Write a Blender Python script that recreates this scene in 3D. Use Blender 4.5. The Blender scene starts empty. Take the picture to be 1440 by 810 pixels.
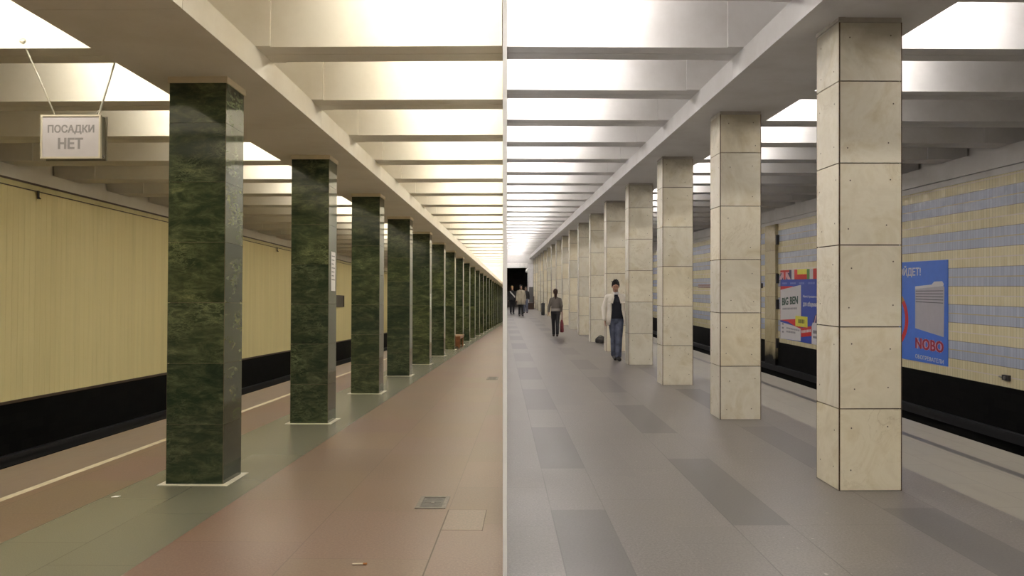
import bpy, bmesh, math, random
from mathutils import Matrix, Vector
random.seed(7)
sc = bpy.context.scene
COL = sc.collection
PI = math.pi
FPX = 1180.0                      # focal length in pixels of the 1440 px wide frame

# ------------------------------------------------------------------ hall frames
CAM = Vector((0, 0, 1.65))
def frame(vx, vy, h):
    a = Vector(((vx - 720) / FPX, 1.0, -(vy - 404) / FPX)).normalized()
    r = a.cross(Vector((0, 0, 1))).normalized()
    u = r.cross(a)
    m = Matrix(((r.x, a.x, u.x, 0), (r.y, a.y, u.y, 0), (r.z, a.z, u.z, 0), (0, 0, 0, 1)))
    t = CAM - u * h
    return Matrix.Translation(t) @ m
HL = frame(743, 431.5, 1.607)     # the green-column hall
HR = frame(700, 403, 1.65)        # the white-column hall
SEAM_T = -10.0 / FPX              # the added divider: x = SEAM_T * y
def seam(H, v, z, off):
    """local X where the plane of the added divider (shifted by off) lies"""
    p0 = H @ Vector((0, v, z)); p1 = H @ Vector((1, v, z))
    g = lambda p: p.x - SEAM_T * p.y - off
    return -g(p0) / (g(p1) - g(p0))
PW = 0.0112                       # half thickness of the added divider
def sL(v, z=0.0): return seam(HL, v, z, -PW if v > 4.4 else 0.0)
def sR(v, z=0.0): return seam(HR, v, z, PW if v > 4.4 else 0.0)

# ------------------------------------------------------------------ materials
def newmat(name):
    m = bpy.data.materials.new(name); m.use_nodes = True
    nt = m.node_tree
    return m, nt, nt.nodes['Principled BSDF']
class NT:
    def __init__(s, nt): s.nt = nt
    def n(s, t, **kw):
        nd = s.nt.nodes.new(t)
        for k, v in kw.items(): setattr(nd, k, v)
        return nd
    def put(s, sock, v):
        if hasattr(v, 'is_output') or isinstance(v, bpy.types.NodeSocket): s.nt.links.new(v, sock)
        else: sock.default_value = v
    def math(s, op, a, b=None, c=None):
        nd = s.n('ShaderNodeMath', operation=op)
        s.put(nd.inputs[0], a)
        if b is not None: s.put(nd.inputs[1], b)
        if c is not None: s.put(nd.inputs[2], c)
        return nd.outputs[0]
    def vmath(s, op, a, b=None):
        nd = s.n('ShaderNodeVectorMath', operation=op)
        s.put(nd.inputs[0], a)
        if b is not None: s.put(nd.inputs[1], b)
        return nd.outputs[0]
    def mix(s, f, a, b, mode='MIX'):
        nd = s.n('ShaderNodeMix', data_type='RGBA', blend_type=mode)
        s.put(nd.inputs[0], f); s.put(nd.inputs[6], a); s.put(nd.inputs[7], b)
        return nd.outputs[2]
    def noise(s, vec, scale, detail=4, rough=.55, dist=0.0, out=0):
        nd = s.n('ShaderNodeTexNoise')
        s.put(nd.inputs['Vector'], vec); nd.inputs['Scale'].default_value = scale
        nd.inputs['Detail'].default_value = detail; nd.inputs['Roughness'].default_value = rough
        nd.inputs['Distortion'].default_value = dist
        return nd.outputs[out]
    def ramp(s, f, stops):
        nd = s.n('ShaderNodeValToRGB'); s.put(nd.inputs[0], f)
        el = nd.color_ramp.elements
        while len(el) < len(stops): el.new(.5)
        for e, (p, c) in zip(el, stops):
            e.position = p; e.color = c if len(c) == 4 else (*c, 1)
        return nd.outputs[0]
    def maprange(s, v, a, b, c=0.0, d=1.0):
        nd = s.n('ShaderNodeMapRange'); s.put(nd.inputs[0], v)
        for i, x in enumerate((a, b, c, d)): nd.inputs[i + 1].default_value = x
        return nd.outputs[0]
    def obj(s): return s.n('ShaderNodeTexCoord').outputs['Object']
    def sep(s, v):
        nd = s.n('ShaderNodeSeparateXYZ'); s.put(nd.inputs[0], v); return nd.outputs
    def comb(s, x, y, z):
        nd = s.n('ShaderNodeCombineXYZ')
        for i, q in enumerate((x, y, z)): s.put(nd.inputs[i], q)
        return nd.outputs[0]
    def wn(s, v, out=1):
        nd = s.n('ShaderNodeTexWhiteNoise'); s.put(nd.inputs['Vector'], v); return nd.outputs[out]
    def bump(s, h, st, dist=.01):
        nd = s.n('ShaderNodeBump'); nd.inputs['Strength'].default_value = st; nd.inputs['Distance'].default_value = dist
        s.put(nd.inputs['Height'], h); return nd.outputs[0]
def rgb(*c): return (*c, 1.0)
def srgb(r, g, b):
    f = lambda x: (x / 255) / 12.92 if x <= 10 else ((x / 255 + .055) / 1.055) ** 2.4
    return (f(r), f(g), f(b), 1.0)
def plain(name, col, rough=.6, metal=0.0, var=.08, scale=6.0, spec=.5):
    """one colour with a little mottling"""
    m, nt, b = newmat(name); k = NT(nt)
    c = col if len(col) == 4 else rgb(*col)
    lo = tuple(x * (1 - var) for x in c[:3]) + (1,); hi = tuple(min(1, x * (1 + var)) for x in c[:3]) + (1,)
    nt.links.new(k.ramp(k.noise(k.obj(), scale), [(.3, lo), (.7, hi)]), b.inputs['Base Color'])
    b.inputs['Roughness'].default_value = rough; b.inputs['Metallic'].default_value = metal
    b.inputs['Specular IOR Level'].default_value = spec
    return m
def emit(name, col, st):
    m, nt, b = newmat(name)
    b.inputs['Base Color'].default_value = rgb(*col)
    b.inputs['Emission Color'].default_value = rgb(*col); b.inputs['Emission Strength'].default_value = st
    return m
def plaster(name, col, stain):
    m, nt, b = newmat(name); k = NT(nt); o = k.obj()
    n1 = k.noise(o, 1.3, 5, .6); n2 = k.noise(o, 22, 3)
    c = k.mix(k.maprange(n1, .45, .75), rgb(*col), rgb(*stain))
    c = k.mix(k.math('MULTIPLY', n2, .12), c, rgb(col[0] * .6, col[1] * .6, col[2] * .55))
    nt.links.new(c, b.inputs['Base Color']); b.inputs['Roughness'].default_value = .75
    b.inputs['Specular IOR Level'].default_value = .3
    nt.links.new(k.bump(n2, .08), b.inputs['Normal'])
    return m
def tone(k):
    nd = k.n('ShaderNodeAttribute'); nd.attribute_name = 'tone'; return nd.outputs['Color']
def green_marble():
    m, nt, b = newmat('green_serpentine'); k = NT(nt)
    t = tone(k); v = k.vmath('ADD', k.obj(), k.vmath('MULTIPLY', t, (17., 31., 53.)))
    sx = k.sep(t)
    mp = k.n('ShaderNodeMapping'); k.put(mp.inputs['Vector'], v)
    mp.inputs['Rotation'].default_value = (.5, .6, .3); mp.inputs['Scale'].default_value = (1.0, 1.0, 2.8)
    vs = mp.outputs[0]
    n1 = k.noise(vs, 3.6, 11, .74, .5)
    n2 = k.noise(k.vmath('ADD', vs, (3., 9., 1.)), 6.5, 8, .7, 1.0)
    c = k.ramp(n1, [(.34, (.009, .013, .009)), (.48, (.020, .027, .016)), (.58, (.040, .048, .026)), (.72, (.10, .108, .058))])
    vein = k.math('SUBTRACT', 1.0, k.math('MULTIPLY', k.math('ABSOLUTE', k.math('SUBTRACT', n2, .5)), 22.0))
    vein = k.math('MULTIPLY', k.math('MAXIMUM', vein, 0.0), k.maprange(k.noise(v, 2.1, 3), .5, .75))
    c = k.mix(k.math('MULTIPLY', vein, .6), c, rgb(.17, .19, .10))
    c = k.mix(1.0, c, k.ramp(sx[0], [(0, (.75, .85, .8)), (.5, (1.35, 1.35, 1.3)), (1, (1.9, 1.8, 1.35))]), 'MULTIPLY')
    nt.links.new(c, b.inputs['Base Color'])
    nt.links.new(k.maprange(n1, .3, .7, .05, .09), b.inputs['Roughness'])
    b.inputs['Specular IOR Level'].default_value = .36
    return m
def white_marble():
    m, nt, b = newmat('cream_marble'); k = NT(nt)
    t = tone(k); v = k.vmath('ADD', k.obj(), k.vmath('MULTIPLY', t, (17., 31., 53.)))
    sx = k.sep(t)
    n1 = k.noise(v, 1.9, 7, .62, 1.6)
    n2 = k.noise(k.vmath('MULTIPLY', v, (1., 1., .55)), 6., 6, .66, 1.1)
    c = k.ramp(n1, [(.3, (.53, .49, .385)), (.5, (.60, .565, .465)), (.68, (.52, .47, .345)), (.8, (.40, .34, .225))])
    c = k.mix(k.math('MULTIPLY', k.maprange(n2, .5, .8), .45), c, rgb(.50, .44, .31))
    vein = k.math('SUBTRACT', 1.0, k.math('MULTIPLY', k.math('ABSOLUTE', k.math('SUBTRACT', k.noise(v, 2.6, 5, .6, 2.5), .5)), 40.0))
    vein = k.math('MULTIPLY', k.math('MAXIMUM', vein, 0.0), k.maprange(k.noise(v, 1.4, 2), .52, .7))
    c = k.mix(k.math('MULTIPLY', vein, .5), c, rgb(.36, .30, .19))
    c = k.mix(1.0, c, k.ramp(sx[0], [(0, (1.12, 1.13, 1.15)), (.5, (1.27, 1.26, 1.23)), (1, (1.36, 1.31, 1.18))]), 'MULTIPLY')
    # damp and dust stain under the ceiling
    o = k.sep(k.obj())
    st = k.math('MULTIPLY', k.maprange(k.math('ADD', o[2], k.math('MULTIPLY', k.noise(k.obj(), 3.2, 5), .7)), 3.80, 4.1), .5)
    c = k.mix(st, c, rgb(.17, .15, .11))
    nt.links.new(c, b.inputs['Base Color'])
    nt.links.new(k.maprange(n2, .3, .7, .09, .2), b.inputs['Roughness']); b.inputs['Specular IOR Level'].default_value = .4
    return m
def line(k, x, per, w, off=0.0):
    """1 on a joint of width w repeated every per along x"""
    f = k.math('FRACT', k.math('DIVIDE', k.math('SUBTRACT', x, off - w / 2), per))
    return k.math('LESS_THAN', f, w / per)
def red_granite():
    m, nt, b = newmat('red_granite_paving'); k = NT(nt); o = k.obj(); s = k.sep(o)
    n = k.noise(o, 60, 4, .8); n1 = k.noise(o, 1.1, 4); n2 = k.noise(o, 14, 5, .75)
    row = k.math('FLOOR', k.math('DIVIDE', k.math('ADD', s[0], .63), .9))
    cell = k.wn(k.comb(row, k.math('FLOOR', k.math('DIVIDE', k.math('ADD', s[1], k.math('MULTIPLY', row, .37)), 1.25)), 3.0))
    c = k.ramp(n, [(.25, (.105, .066, .047)), (.5, (.165, .108, .078)), (.75, (.245, .168, .125))])
    c = k.mix(k.math('MULTIPLY', k.maprange(n1, .35, .7), .6), c, rgb(.175, .115, .082))
    c = k.mix(k.math('MULTIPLY', k.maprange(n2, .6, .75), .4), c, rgb(.27, .135, .08))
    c = k.mix(.07, c, cell, 'SOFT_LIGHT')
    j = k.math('MAXIMUM', line(k, s[0], .9, .008, -.63), line(k, k.math('ADD', s[1], k.math('MULTIPLY', row, .37)), 1.25, .006))
    c = k.mix(k.math('MULTIPLY', j, .45), c, rgb(.06, .04, .03))
    nt.links.new(c, b.inputs['Base Color'])
    b.inputs['Roughness'].default_value = .36
    b.inputs['Specular IOR Level'].default_value = .30
    return m
def green_granite():
    m, nt, b = newmat('grey_green_paving'); k = NT(nt); o = k.obj(); s = k.sep(o)
    n = k.noise(o, 130, 3, .7)
    row = k.math('FLOOR', k.math('DIVIDE', k.math('ADD', s[0], 3.0), .57))
    yy = k.math('ADD', s[1], k.math('MULTIPLY', row, .5))
    cell = k.wn(k.comb(row, k.math('FLOOR', k.math('DIVIDE', yy, 1.3)), 3.0), 0)
    c = k.ramp(n, [(.25, (.105, .105, .075)), (.75, (.195, .188, .135))])
    c = k.mix(k.math('MULTIPLY', cell, .6), c, rgb(.18, .172, .122))
    j = k.math('MAXIMUM', line(k, s[0], .57, .008, -3.0), line(k, yy, 1.3, .007))
    c = k.mix(k.math('MULTIPLY', j, .4), c, rgb(.07, .07, .05))
    nt.links.new(c, b.inputs['Base Color']); b.inputs['Roughness'].default_value = .27
    return m
def edge_granite(name, lo, hi, per=.75):
    m, nt, b = newmat(name); k = NT(nt); o = k.obj(); s = k.sep(o)
    n = k.noise(o, 120, 3, .7); row = k.math('FLOOR', k.math('DIVIDE', s[0], .405))
    yy = k.math('ADD', s[1], k.math('MULTIPLY', row, .31))
    cell = k.wn(k.comb(row, k.math('FLOOR', k.math('DIVIDE', yy, per)), 1.0), 0)
    c = k.mix(n, rgb(*lo), rgb(*hi))
    c = k.mix(k.math('MULTIPLY', k.maprange(cell, .3, 1.), .5), c, rgb(hi[0] * .75, hi[1] * .78, hi[2] * .8))
    c = k.mix(k.math('MULTIPLY', k.maprange(k.noise(k.vmath('MULTIPLY', o, (1., .25, 1.)), 6, 4), .5, .8), .35), c, rgb(lo[0] * .7, lo[1] * .7, lo[2] * .7))
    j = k.math('MAXIMUM', line(k, s[0], .405, .007, 0), line(k, yy, per, .007))
    c = k.mix(k.math('MULTIPLY', j, .4), c, rgb(.08, .07, .06))
    nt.links.new(c, b.inputs['Base Color']); b.inputs['Roughness'].default_value = .45
    return m
def grey_granite():
    m, nt, b = newmat('grey_granite_paving'); k = NT(nt); o = k.obj(); s = k.sep(o)
    n = k.noise(o, 62, 5, .85); n1 = k.noise(o, .9, 5, .6); n3 = k.noise(o, 34, 4, .75)
    P = 1.2325
    q = k.math('DIVIDE', k.math('SUBTRACT', s[0], .39), P)
    ci = k.math('FLOOR', q); fx = k.math('MULTIPLY', k.math('FRACT', q), P)
    incol = k.math('LESS_THAN', fx, .402)
    par = k.math('FLOORED_MODULO', ci, 2.0)
    yo = k.math('SUBTRACT', s[1], k.math('SUBTRACT', 7.602, k.math('MULTIPLY', par, 1.83)))
    fy = k.math('MULTIPLY', k.math('FRACT', k.math('DIVIDE', yo, 3.64)), 3.64)
    dark = k.math('MULTIPLY', incol, k.math('LESS_THAN', fy, 2.235))
    tint = k.wn(k.comb(ci, k.math('FLOOR', k.math('DIVIDE', yo, 3.64)), 0.0), 0)
    c = k.ramp(n, [(.3, (.075, .067, .061)), (.5, (.145, .130, .119)), (.7, (.245, .222, .20))])
    # dirt, rubbed spots and pale chips
    c = k.mix(k.math('MULTIPLY', k.maprange(n1, .45, .8), .4), c, rgb(.155, .134, .108))
    c = k.mix(k.math('MULTIPLY', k.maprange(n3, .64, .8), .45), c, rgb(.31, .29, .265))
    sm = k.noise(k.vmath('MULTIPLY', o, (1., .7, 1.)), 1.7, 8, .72, .6)
    c = k.mix(k.math('MULTIPLY', k.maprange(sm, .52, .8), .5), c, rgb(.21, .185, .155))
    chip = k.math('MULTIPLY', k.math('GREATER_THAN', k.noise(o, 21, 2, .5), .735), k.math('GREATER_THAN', k.noise(o, 1.3, 2), .5))
    c = k.mix(k.math('MULTIPLY', chip, .6), c, rgb(.42, .38, .33))
    # faint tint of the single slabs
    row = k.math('FLOOR', k.math('DIVIDE', k.math('SUBTRACT', s[0], .39), .41))
    cell = k.wn(k.comb(row, k.math('FLOOR', k.math('DIVIDE', k.math('ADD', s[1], k.math('MULTIPLY', row, .43)), 1.1)), 5.0), 0)
    c = k.mix(k.math('MULTIPLY', cell, .28), c, rgb(.105, .097, .092))
    dk = k.mix(n, rgb(.048, .044, .043), rgb(.098, .091, .087))
    c = k.mix(k.math('MULTIPLY', dark, k.maprange(tint, 0, 1, .55, 1.0)), c, dk)
    # joints
    jx = k.math('MAXIMUM', k.math('LESS_THAN', k.math('ABSOLUTE', k.math('SUBTRACT', fx, .402)), .003), k.math('LESS_THAN', fx, .008))
    jy = k.math('MULTIPLY', line(k, yo, 1.12, .006), k.math('SUBTRACT', 1.0, dark))
    jm = k.math('MULTIPLY', k.math('MAXIMUM', jx, k.math('MULTIPLY', jy, .7)), k.maprange(k.noise(o, .7, 2), .4, .6, .25, .8))
    c = k.mix(jm, c, rgb(.04, .036, .034))
    nt.links.new(c, b.inputs['Base Color'])
    b.inputs['Roughness'].default_value = .35; b.inputs['Specular IOR Level'].default_value = .36
    return m
def yellow_panel():
    m, nt, b = newmat('yellow_ribbed_panel'); k = NT(nt); o = k.obj(); s = k.sep(o)
    slat = k.wn(k.comb(k.math('FLOOR', k.math('DIVIDE', s[1], .16)), 0.0, 0.0), 0)
    c = k.mix(slat, rgb(.75, .65, .34), rgb(.785, .685, .365))
    drip = k.noise(k.vmath('MULTIPLY', o, (1., 5., .35)), 1.4, 5, .65)
    c = k.mix(k.math('MULTIPLY', k.maprange(drip, .5, .8), .4), c, rgb(.56, .51, .25))
    nt.links.new(c, b.inputs['Base Color']); b.inputs['Roughness'].default_value = .5
    b.inputs['Specular IOR Level'].default_value = .25
    return m
def black_tile():
    m, nt, b = newmat('black_track_wall_tile'); k = NT(nt); o = k.obj(); s = k.sep(o)
    rz = k.math('FLOOR', k.math('DIVIDE', s[2], .155))
    yy = k.math('ADD', s[1], k.math('MULTIPLY', k.math('FLOORED_MODULO', rz, 2.0), .16))
    j = k.math('MAXIMUM', line(k, s[2], .155, .008), line(k, yy, .32, .008))
    cell = k.wn(k.comb(rz, k.math('FLOOR', k.math('DIVIDE', yy, .32)), 0.0), 0)
    c = k.mix(cell, rgb(.0022, .0022, .0022), rgb(.005, .0048, .0044))
    c = k.mix(j, c, rgb(.002, .002, .002))
    nt.links.new(c, b.inputs['Base Color']); b.inputs['Roughness'].default_value = .6
    b.inputs['Specular IOR Level'].default_value = .04
    return m
def band_tile():
    m, nt, b = newmat('blue_and_yellow_glazed_tile'); k = NT(nt); o = k.obj(); s = k.sep(o)
    B = .3455; z = k.math('ADD', s[2], .072)
    band = k.math('FLOORED_MODULO', k.math('FLOOR', k.math('DIVIDE', z, B)), 2.0)
    rz = k.math('FLOOR', k.math('DIVIDE', z, B / 2)); ty = k.math('FLOOR', k.math('DIVIDE', s[1], .086))
    rnd = k.wn(k.comb(rz, ty, 0.0), 1); rs = k.sep(rnd)
    ye = k.mix(rs[0], rgb(.70, .62, .375), rgb(.76, .69, .455))
    bl = k.mix(rs[0], rgb(.41, .45, .56), rgb(.48, .52, .625))
    c = k.mix(band, ye, bl)
    jv = line(k, s[1], .086, .006)
    jh = line(k, z, B, .012); jm = line(k, z, B, .02, B / 2)
    c = k.mix(k.math('MULTIPLY', jv, .55), c, rgb(.14, .12, .10))
    c = k.mix(k.math('MULTIPLY', jh, .6), c, rgb(.13, .11, .09))
    c = k.mix(k.math('MULTIPLY', jm, .8), c, k.mix(band, rgb(.72, .64, .62), rgb(.50, .42, .22)))
    nt.links.new(c, b.inputs['Base Color'])
    b.inputs['Roughness'].default_value = .06; b.inputs['Specular IOR Level'].default_value = .75
    g = k.n('ShaderNodeNewGeometry')
    w = k.vmath('MULTIPLY', k.vmath('SUBTRACT', rnd, (.5, .5, .5)), (.06, .06, .07))
    wav = k.vmath('MULTIPLY', k.vmath('SUBTRACT', k.noise(o, 9, 2, out=1), (.5, .5, .5)), (.10, .10, .10))
    nt.links.new(k.vmath('NORMALIZE', k.vmath('ADD', k.vmath('ADD', g.outputs['Normal'], w), wav)), b.inputs['Normal'])
    return m

M = dict(
    plL=plaster('beige_plaster', (.70, .655, .56), (.63, .575, .47)),
    plR=plaster('grey_plaster', (.66, .645, .63), (.56, .54, .515)),
    capL=plaster('cream_capital', (.66, .58, .42), (.5, .42, .28)),
    capR=plaster('grey_capital', (.45, .42, .36), (.2, .17, .13)),
    green=green_marble(), white=white_marble(),
    core=plain('rusty_mortar', (.06, .034, .015), .9, scale=14, var=.5),
    coreL=plain('brown_mortar', (.17, .125, .075), .9, scale=14, var=.3),
    pin=plain('rusty_pin', (.10, .075, .05), .7),
    red=red_granite(), grn=green_granite(), grey=grey_granite(),
    edgeL=edge_granite('platform_edge_granite', (.145, .10, .075), (.235, .18, .14)),
    edgeR=edge_granite('pale_edge_granite', (.19, .172, .138), (.275, .252, .208)),
    lineL=plain('cream_line_stone', (.60, .53, .38), .5, var=.15, scale=9),
    lineR=plain('dark_line_stone', (.06, .055, .055), .4, var=.15, scale=9),
    base=plain('pale_cement', (.62, .58, .47), .7, scale=12, var=.12),
    yel=yellow_panel(), blk=black_tile(), til=band_tile(),
    brn=plain('brown_trim', (.06, .035, .018), .5),
    bed=plain('sooty_trackbed', (.008, .008, .008), .9),
    duct=plain('grey_duct', (.008, .008, .009), .5),
    part=plain('white_divider_paint', (.93, .93, .93), .6, var=.01),
    steel=plain('brushed_steel', (.32, .31, .28), .4, .7, scale=30),
    dsteel=plain('dark_steel', (.045, .042, .04), .5, .4),
    chan=plain('white_enamel', (.7, .7, .68), .5),
    tubL=emit('warm_tube', (1.0, .945, .83), 130.0),
    tubR=emit('neutral_tube', (1.0, .945, .915), 128.0),
)

# ------------------------------------------------------------------ mesh builder
class MB:
    def __init__(s): s.v = []; s.f = []; s.m = []; s.t = []; s.sm = []
    def add(s, vs, fs, mi=0, tone=None, smooth=False):
        b = len(s.v); s.v += [tuple(p) for p in vs]
        for f in fs:
            s.f.append([b + i for i in f]); s.m.append(mi); s.t.append(tone); s.sm.append(smooth)
        return s
    def box(s, x0, x1, y0, y1, z0, z1, mi=0, tone=None):
        vs = [(x, y, z) for z in (z0, z1) for y in (y0, y1) for x in (x0, x1)]
        return s.add(vs, [(0, 2, 3, 1), (4, 5, 7, 6), (0, 1, 5, 4), (2, 6, 7, 3), (0, 4, 6, 2), (1, 3, 7, 5)], mi, tone)
    def quad(s, a, b, c, d, mi=0): return s.add([a, b, c, d], [(0, 1, 2, 3)], mi)
    def prism(s, pts, axis, a0, a1, mi=0):
        """2D outline extruded along an axis; outline coords are the two other axes in xyz order"""
        def P(p, q):
            l = list(p); l.insert('xyz'.index(axis), q); return tuple(l)
        n = len(pts); vs = [P(p, a0) for p in pts] + [P(p, a1) for p in pts]
        fs = [tuple(range(n))[::-1], tuple(range(n, 2 * n))] + [(i, (i + 1) % n, n + (i + 1) % n, n + i) for i in range(n)]
        return s.add(vs, fs, mi)
    def tube(s, p0, p1, r0, r1=None, n=10, mi=0, smooth=True):
        r1 = r0 if r1 is None else r1
        p0, p1 = Vector(p0), Vector(p1); d = (p1 - p0).normalized()
        a = d.orthogonal().normalized(); c = d.cross(a)
        ring = lambda p, r: [p + (a * math.cos(2 * PI * i / n) + c * math.sin(2 * PI * i / n)) * r for i in range(n)]
        s.add(ring(p0, r0) + ring(p1, r1), [(i, (i + 1) % n, n + (i + 1) % n, n + i) for i in range(n)], mi, None, smooth)
        s.add(ring(p0, r0), [tuple(range(n))[::-1]], mi); s.add(ring(p1, r1), [tuple(range(n))], mi)
        return s
    def cap(s, p0, r0, p1, r1, n=14, mi=0):
        """tapered capsule"""
        p0, p1 = Vector(p0), Vector(p1); d = (p1 - p0); L = d.length
        d = d.normalized() if L > 1e-6 else Vector((0, 0, 1)); a = d.orthogonal().normalized(); c = d.cross(a)
        rows = []
        for j in range(1, 5):
            t = -PI / 2 + j * PI / 10; rows.append((p0 + d * r0 * math.sin(t), r0 * math.cos(t)))
        rows.append((p0, r0)); rows.append((p1, r1))
        for j in range(1, 5):
            t = j * PI / 10; rows.append((p1 + d * r1 * math.sin(t), r1 * math.cos(t)))
        vs = []
        for p, r in rows: vs += [p + (a * math.cos(2 * PI * i / n) + c * math.sin(2 * PI * i / n)) * r for i in range(n)]
        k = len(vs); vs += [p0 - d * r0, p1 + d * r1]; R = len(rows)
        fs = [(q * n + i, q * n + (i + 1) % n, (q + 1) * n + (i + 1) % n, (q + 1) * n + i) for q in range(R - 1) for i in range(n)]
        fs += [(k, (i + 1) % n, i) for i in range(n)] + [(k + 1, (R - 1) * n + i, (R - 1) * n + (i + 1) % n) for i in range(n)]
        return s.add(vs, fs, mi, None, True)
    def ell(s, c, r, rot=None, n=16, mi=0):
        vs = []; fs = []; R = n // 2
        for j in range(1, R):
            t = PI * j / R
            vs += [(math.sin(t) * math.cos(2 * PI * i / n), math.sin(t) * math.sin(2 * PI * i / n), math.cos(t)) for i in range(n)]
        vs += [(0, 0, 1), (0, 0, -1)]; k = (R - 1) * n
        fs = [(q * n + i, (q + 1) * n + i, (q + 1) * n + (i + 1) % n, q * n + (i + 1) % n) for q in range(R - 2) for i in range(n)]
        fs += [(k, i, (i + 1) % n) for i in range(n)] + [(k + 1, (R - 2) * n + (i + 1) % n, (R - 2) * n + i) for i in range(n)]
        rm = rot or Matrix.Identity(3)
        return s.add([Vector(c) + rm @ Vector((p[0] * r[0], p[1] * r[1], p[2] * r[2])) for p in vs], fs, mi, None, True)
    def loft(s, secs, n=24, a0=0.0, a1=2 * PI, mi=0, caps=True):
        """secs: (cx, cy, z, rx, ry[, a0, a1]); a full or an open shell"""
        closed = abs(a1 - a0 - 2 * PI) < 1e-6 and all(len(q) < 6 for q in secs); vs = []
        N = n if closed else n + 1
        for q in secs:
            cx, cy, z, rx, ry = q[:5]; b0, b1 = (q[5], q[6]) if len(q) > 5 else (a0, a1)
            for i in range(N):
                t = b0 + (b1 - b0) * i / n
                vs.append((cx + rx * math.cos(t), cy + ry * math.sin(t), z))
        fs = []
        for j in range(len(secs) - 1):
            for i in range(N if closed else N - 1):
                i2 = (i + 1) % N; fs.append((j * N + i, j * N + i2, (j + 1) * N + i2, (j + 1) * N + i))
        if closed and caps: fs += [tuple(range(N))[::-1], tuple(range((len(secs) - 1) * N, len(secs) * N))]
        return s.add(vs, fs, mi, None, True)
    def mesh(s, name, mats):
        me = bpy.data.meshes.new(name); me.from_pydata(s.v, [], s.f)
        for m in mats: me.materials.append(m)
        me.polygons.foreach_set('material_index', s.m); me.polygons.foreach_set('use_smooth', s.sm)
        if any(t is not None for t in s.t):
            at = me.attributes.new('tone', 'FLOAT_COLOR', 'FACE')
            for i, t in enumerate(s.t): at.data[i].color = (*(t or (.5, .5, .5)), 1)
        me.update()
        return me
def link(name, me, H=None, loc=(0, 0, 0), rz=0.0, parent=None):
    o = bpy.data.objects.new(name, me); COL.objects.link(o)
    if parent is not None: o.parent = parent
    elif H is not None:
        w = H @ Matrix.Translation(loc) @ Matrix.Rotation(rz, 4, 'Z')
        o.location = w.to_translation(); o.rotation_euler = w.to_euler()
    return o
def build(mb, name, mats, H=None, loc=(0, 0, 0), rz=0.0, parent=None):
    mats = mats if isinstance(mats, (list, tuple)) else [mats]
    return link(name, mb.mesh(name, mats), H, loc, rz, parent)
def struct(mb, name, mats, H, loc=(0, 0, 0)):
    o = build(mb, name, mats, H, loc); o['kind'] = 'structure'; return o
def tag(o, label, cat, group=None):
    o['label'] = label; o['category'] = cat
    if group: o['group'] = group
    return o
def evald(mb, name, mats, mods):
    """mesh with modifiers applied"""
    me = mb.mesh(name, mats); o = bpy.data.objects.new(name, me); COL.objects.link(o)
    for t, kw in mods:
        md = o.modifiers.new(t, t)
        for a, b in kw.items(): setattr(md, a, b)
    dg = bpy.context.evaluated_depsgraph_get(); dg.update()
    out = bpy.data.meshes.new_from_object(o.evaluated_get(dg))
    bpy.data.objects.remove(o)
    out.polygons.foreach_set('use_smooth', [True] * len(out.polygons))
    if not out.materials:
        for m in mats: out.materials.append(m)
    return out
_tc = {}
def text_geo(body, bold=.0):
    key = (body, bold)
    if key not in _tc:
        cu = bpy.data.curves.new('lettering', 'FONT'); cu.body = body; cu.size = 1.0; cu.offset = bold; cu.resolution_u = 3
        o = bpy.data.objects.new('lettering', cu); COL.objects.link(o)
        dg = bpy.context.evaluated_depsgraph_get(); dg.update()
        me = bpy.data.meshes.new_from_object(o.evaluated_get(dg))
        vs = [tuple(v.co) for v in me.vertices]; fs = [tuple(p.vertices) for p in me.polygons]
        bpy.data.objects.remove(o)
        _tc[key] = (vs, fs)
    return _tc[key]
def text_fit(mb, body, P, bold=.02, mi=0):
    """fit lettering into the unit square; P maps (s, t) in 0..1 to a point"""
    vs, fs = text_geo(body, .01)
    e = max(0.0, bold - .01); vs = [Vector(v) for v in vs]
    x0 = min(v.x for v in vs) - e; x1 = max(v.x for v in vs) + e; y0 = min(v.y for v in vs) - e * .6; y1 = max(v.y for v in vs) + e * .6
    o0 = Vector(P(0, 0)); nr = (Vector(P(1, 0)) - o0).cross(Vector(P(0, 1)) - o0).normalized() * .00028
    for i, (dx, dy) in enumerate(((0, 0), (e, .6 * e), (-e, .6 * e), (e, -.6 * e), (-e, -.6 * e)) if e > 0 else ((0, 0),)):   # heavier strokes
        mb.add([Vector(P((v.x + dx - x0) / (x1 - x0), (v.y + dy - y0) / (y1 - y0))) + nr * i for v in vs], fs, mi)

# ------------------------------------------------------------------ camera
cd = bpy.data.cameras.new('camera'); cam = bpy.data.objects.new('camera', cd); COL.objects.link(cam)
cam.location = CAM; cam.rotation_euler = (PI / 2, 0, 0)
cd.sensor_width = 36; cd.lens = FPX / 1440 * 36; cd.shift_y = -1 / 1440; cd.clip_end = 400
sc.camera = cam
w = bpy.data.worlds.new('dark_world'); sc.world = w; w.use_nodes = True
w.node_tree.nodes['Background'].inputs[0].default_value = (0, 0, 0, 1)

# ------------------------------------------------------------------ added dividing wall: stands for a white divider line, keeps hall light apart
mb = MB()
y0, y1 = 4.4, 104.0
pts = []
for y in (y0, y1):
    for sx in (-1, 1):
        for z in (-3.4 if y > 50 else -.2, 5.05): pts.append((SEAM_T * y + sx * PW, y, z))
mb.add(pts, [(0, 2, 3, 1), (4, 5, 7, 6), (0, 1, 5, 4), (2, 6, 7, 3), (1, 3, 7, 5), (0, 4, 6, 2)])
o = build(mb, 'wall_added_divider', M['part']); o['kind'] = 'structure'

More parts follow.
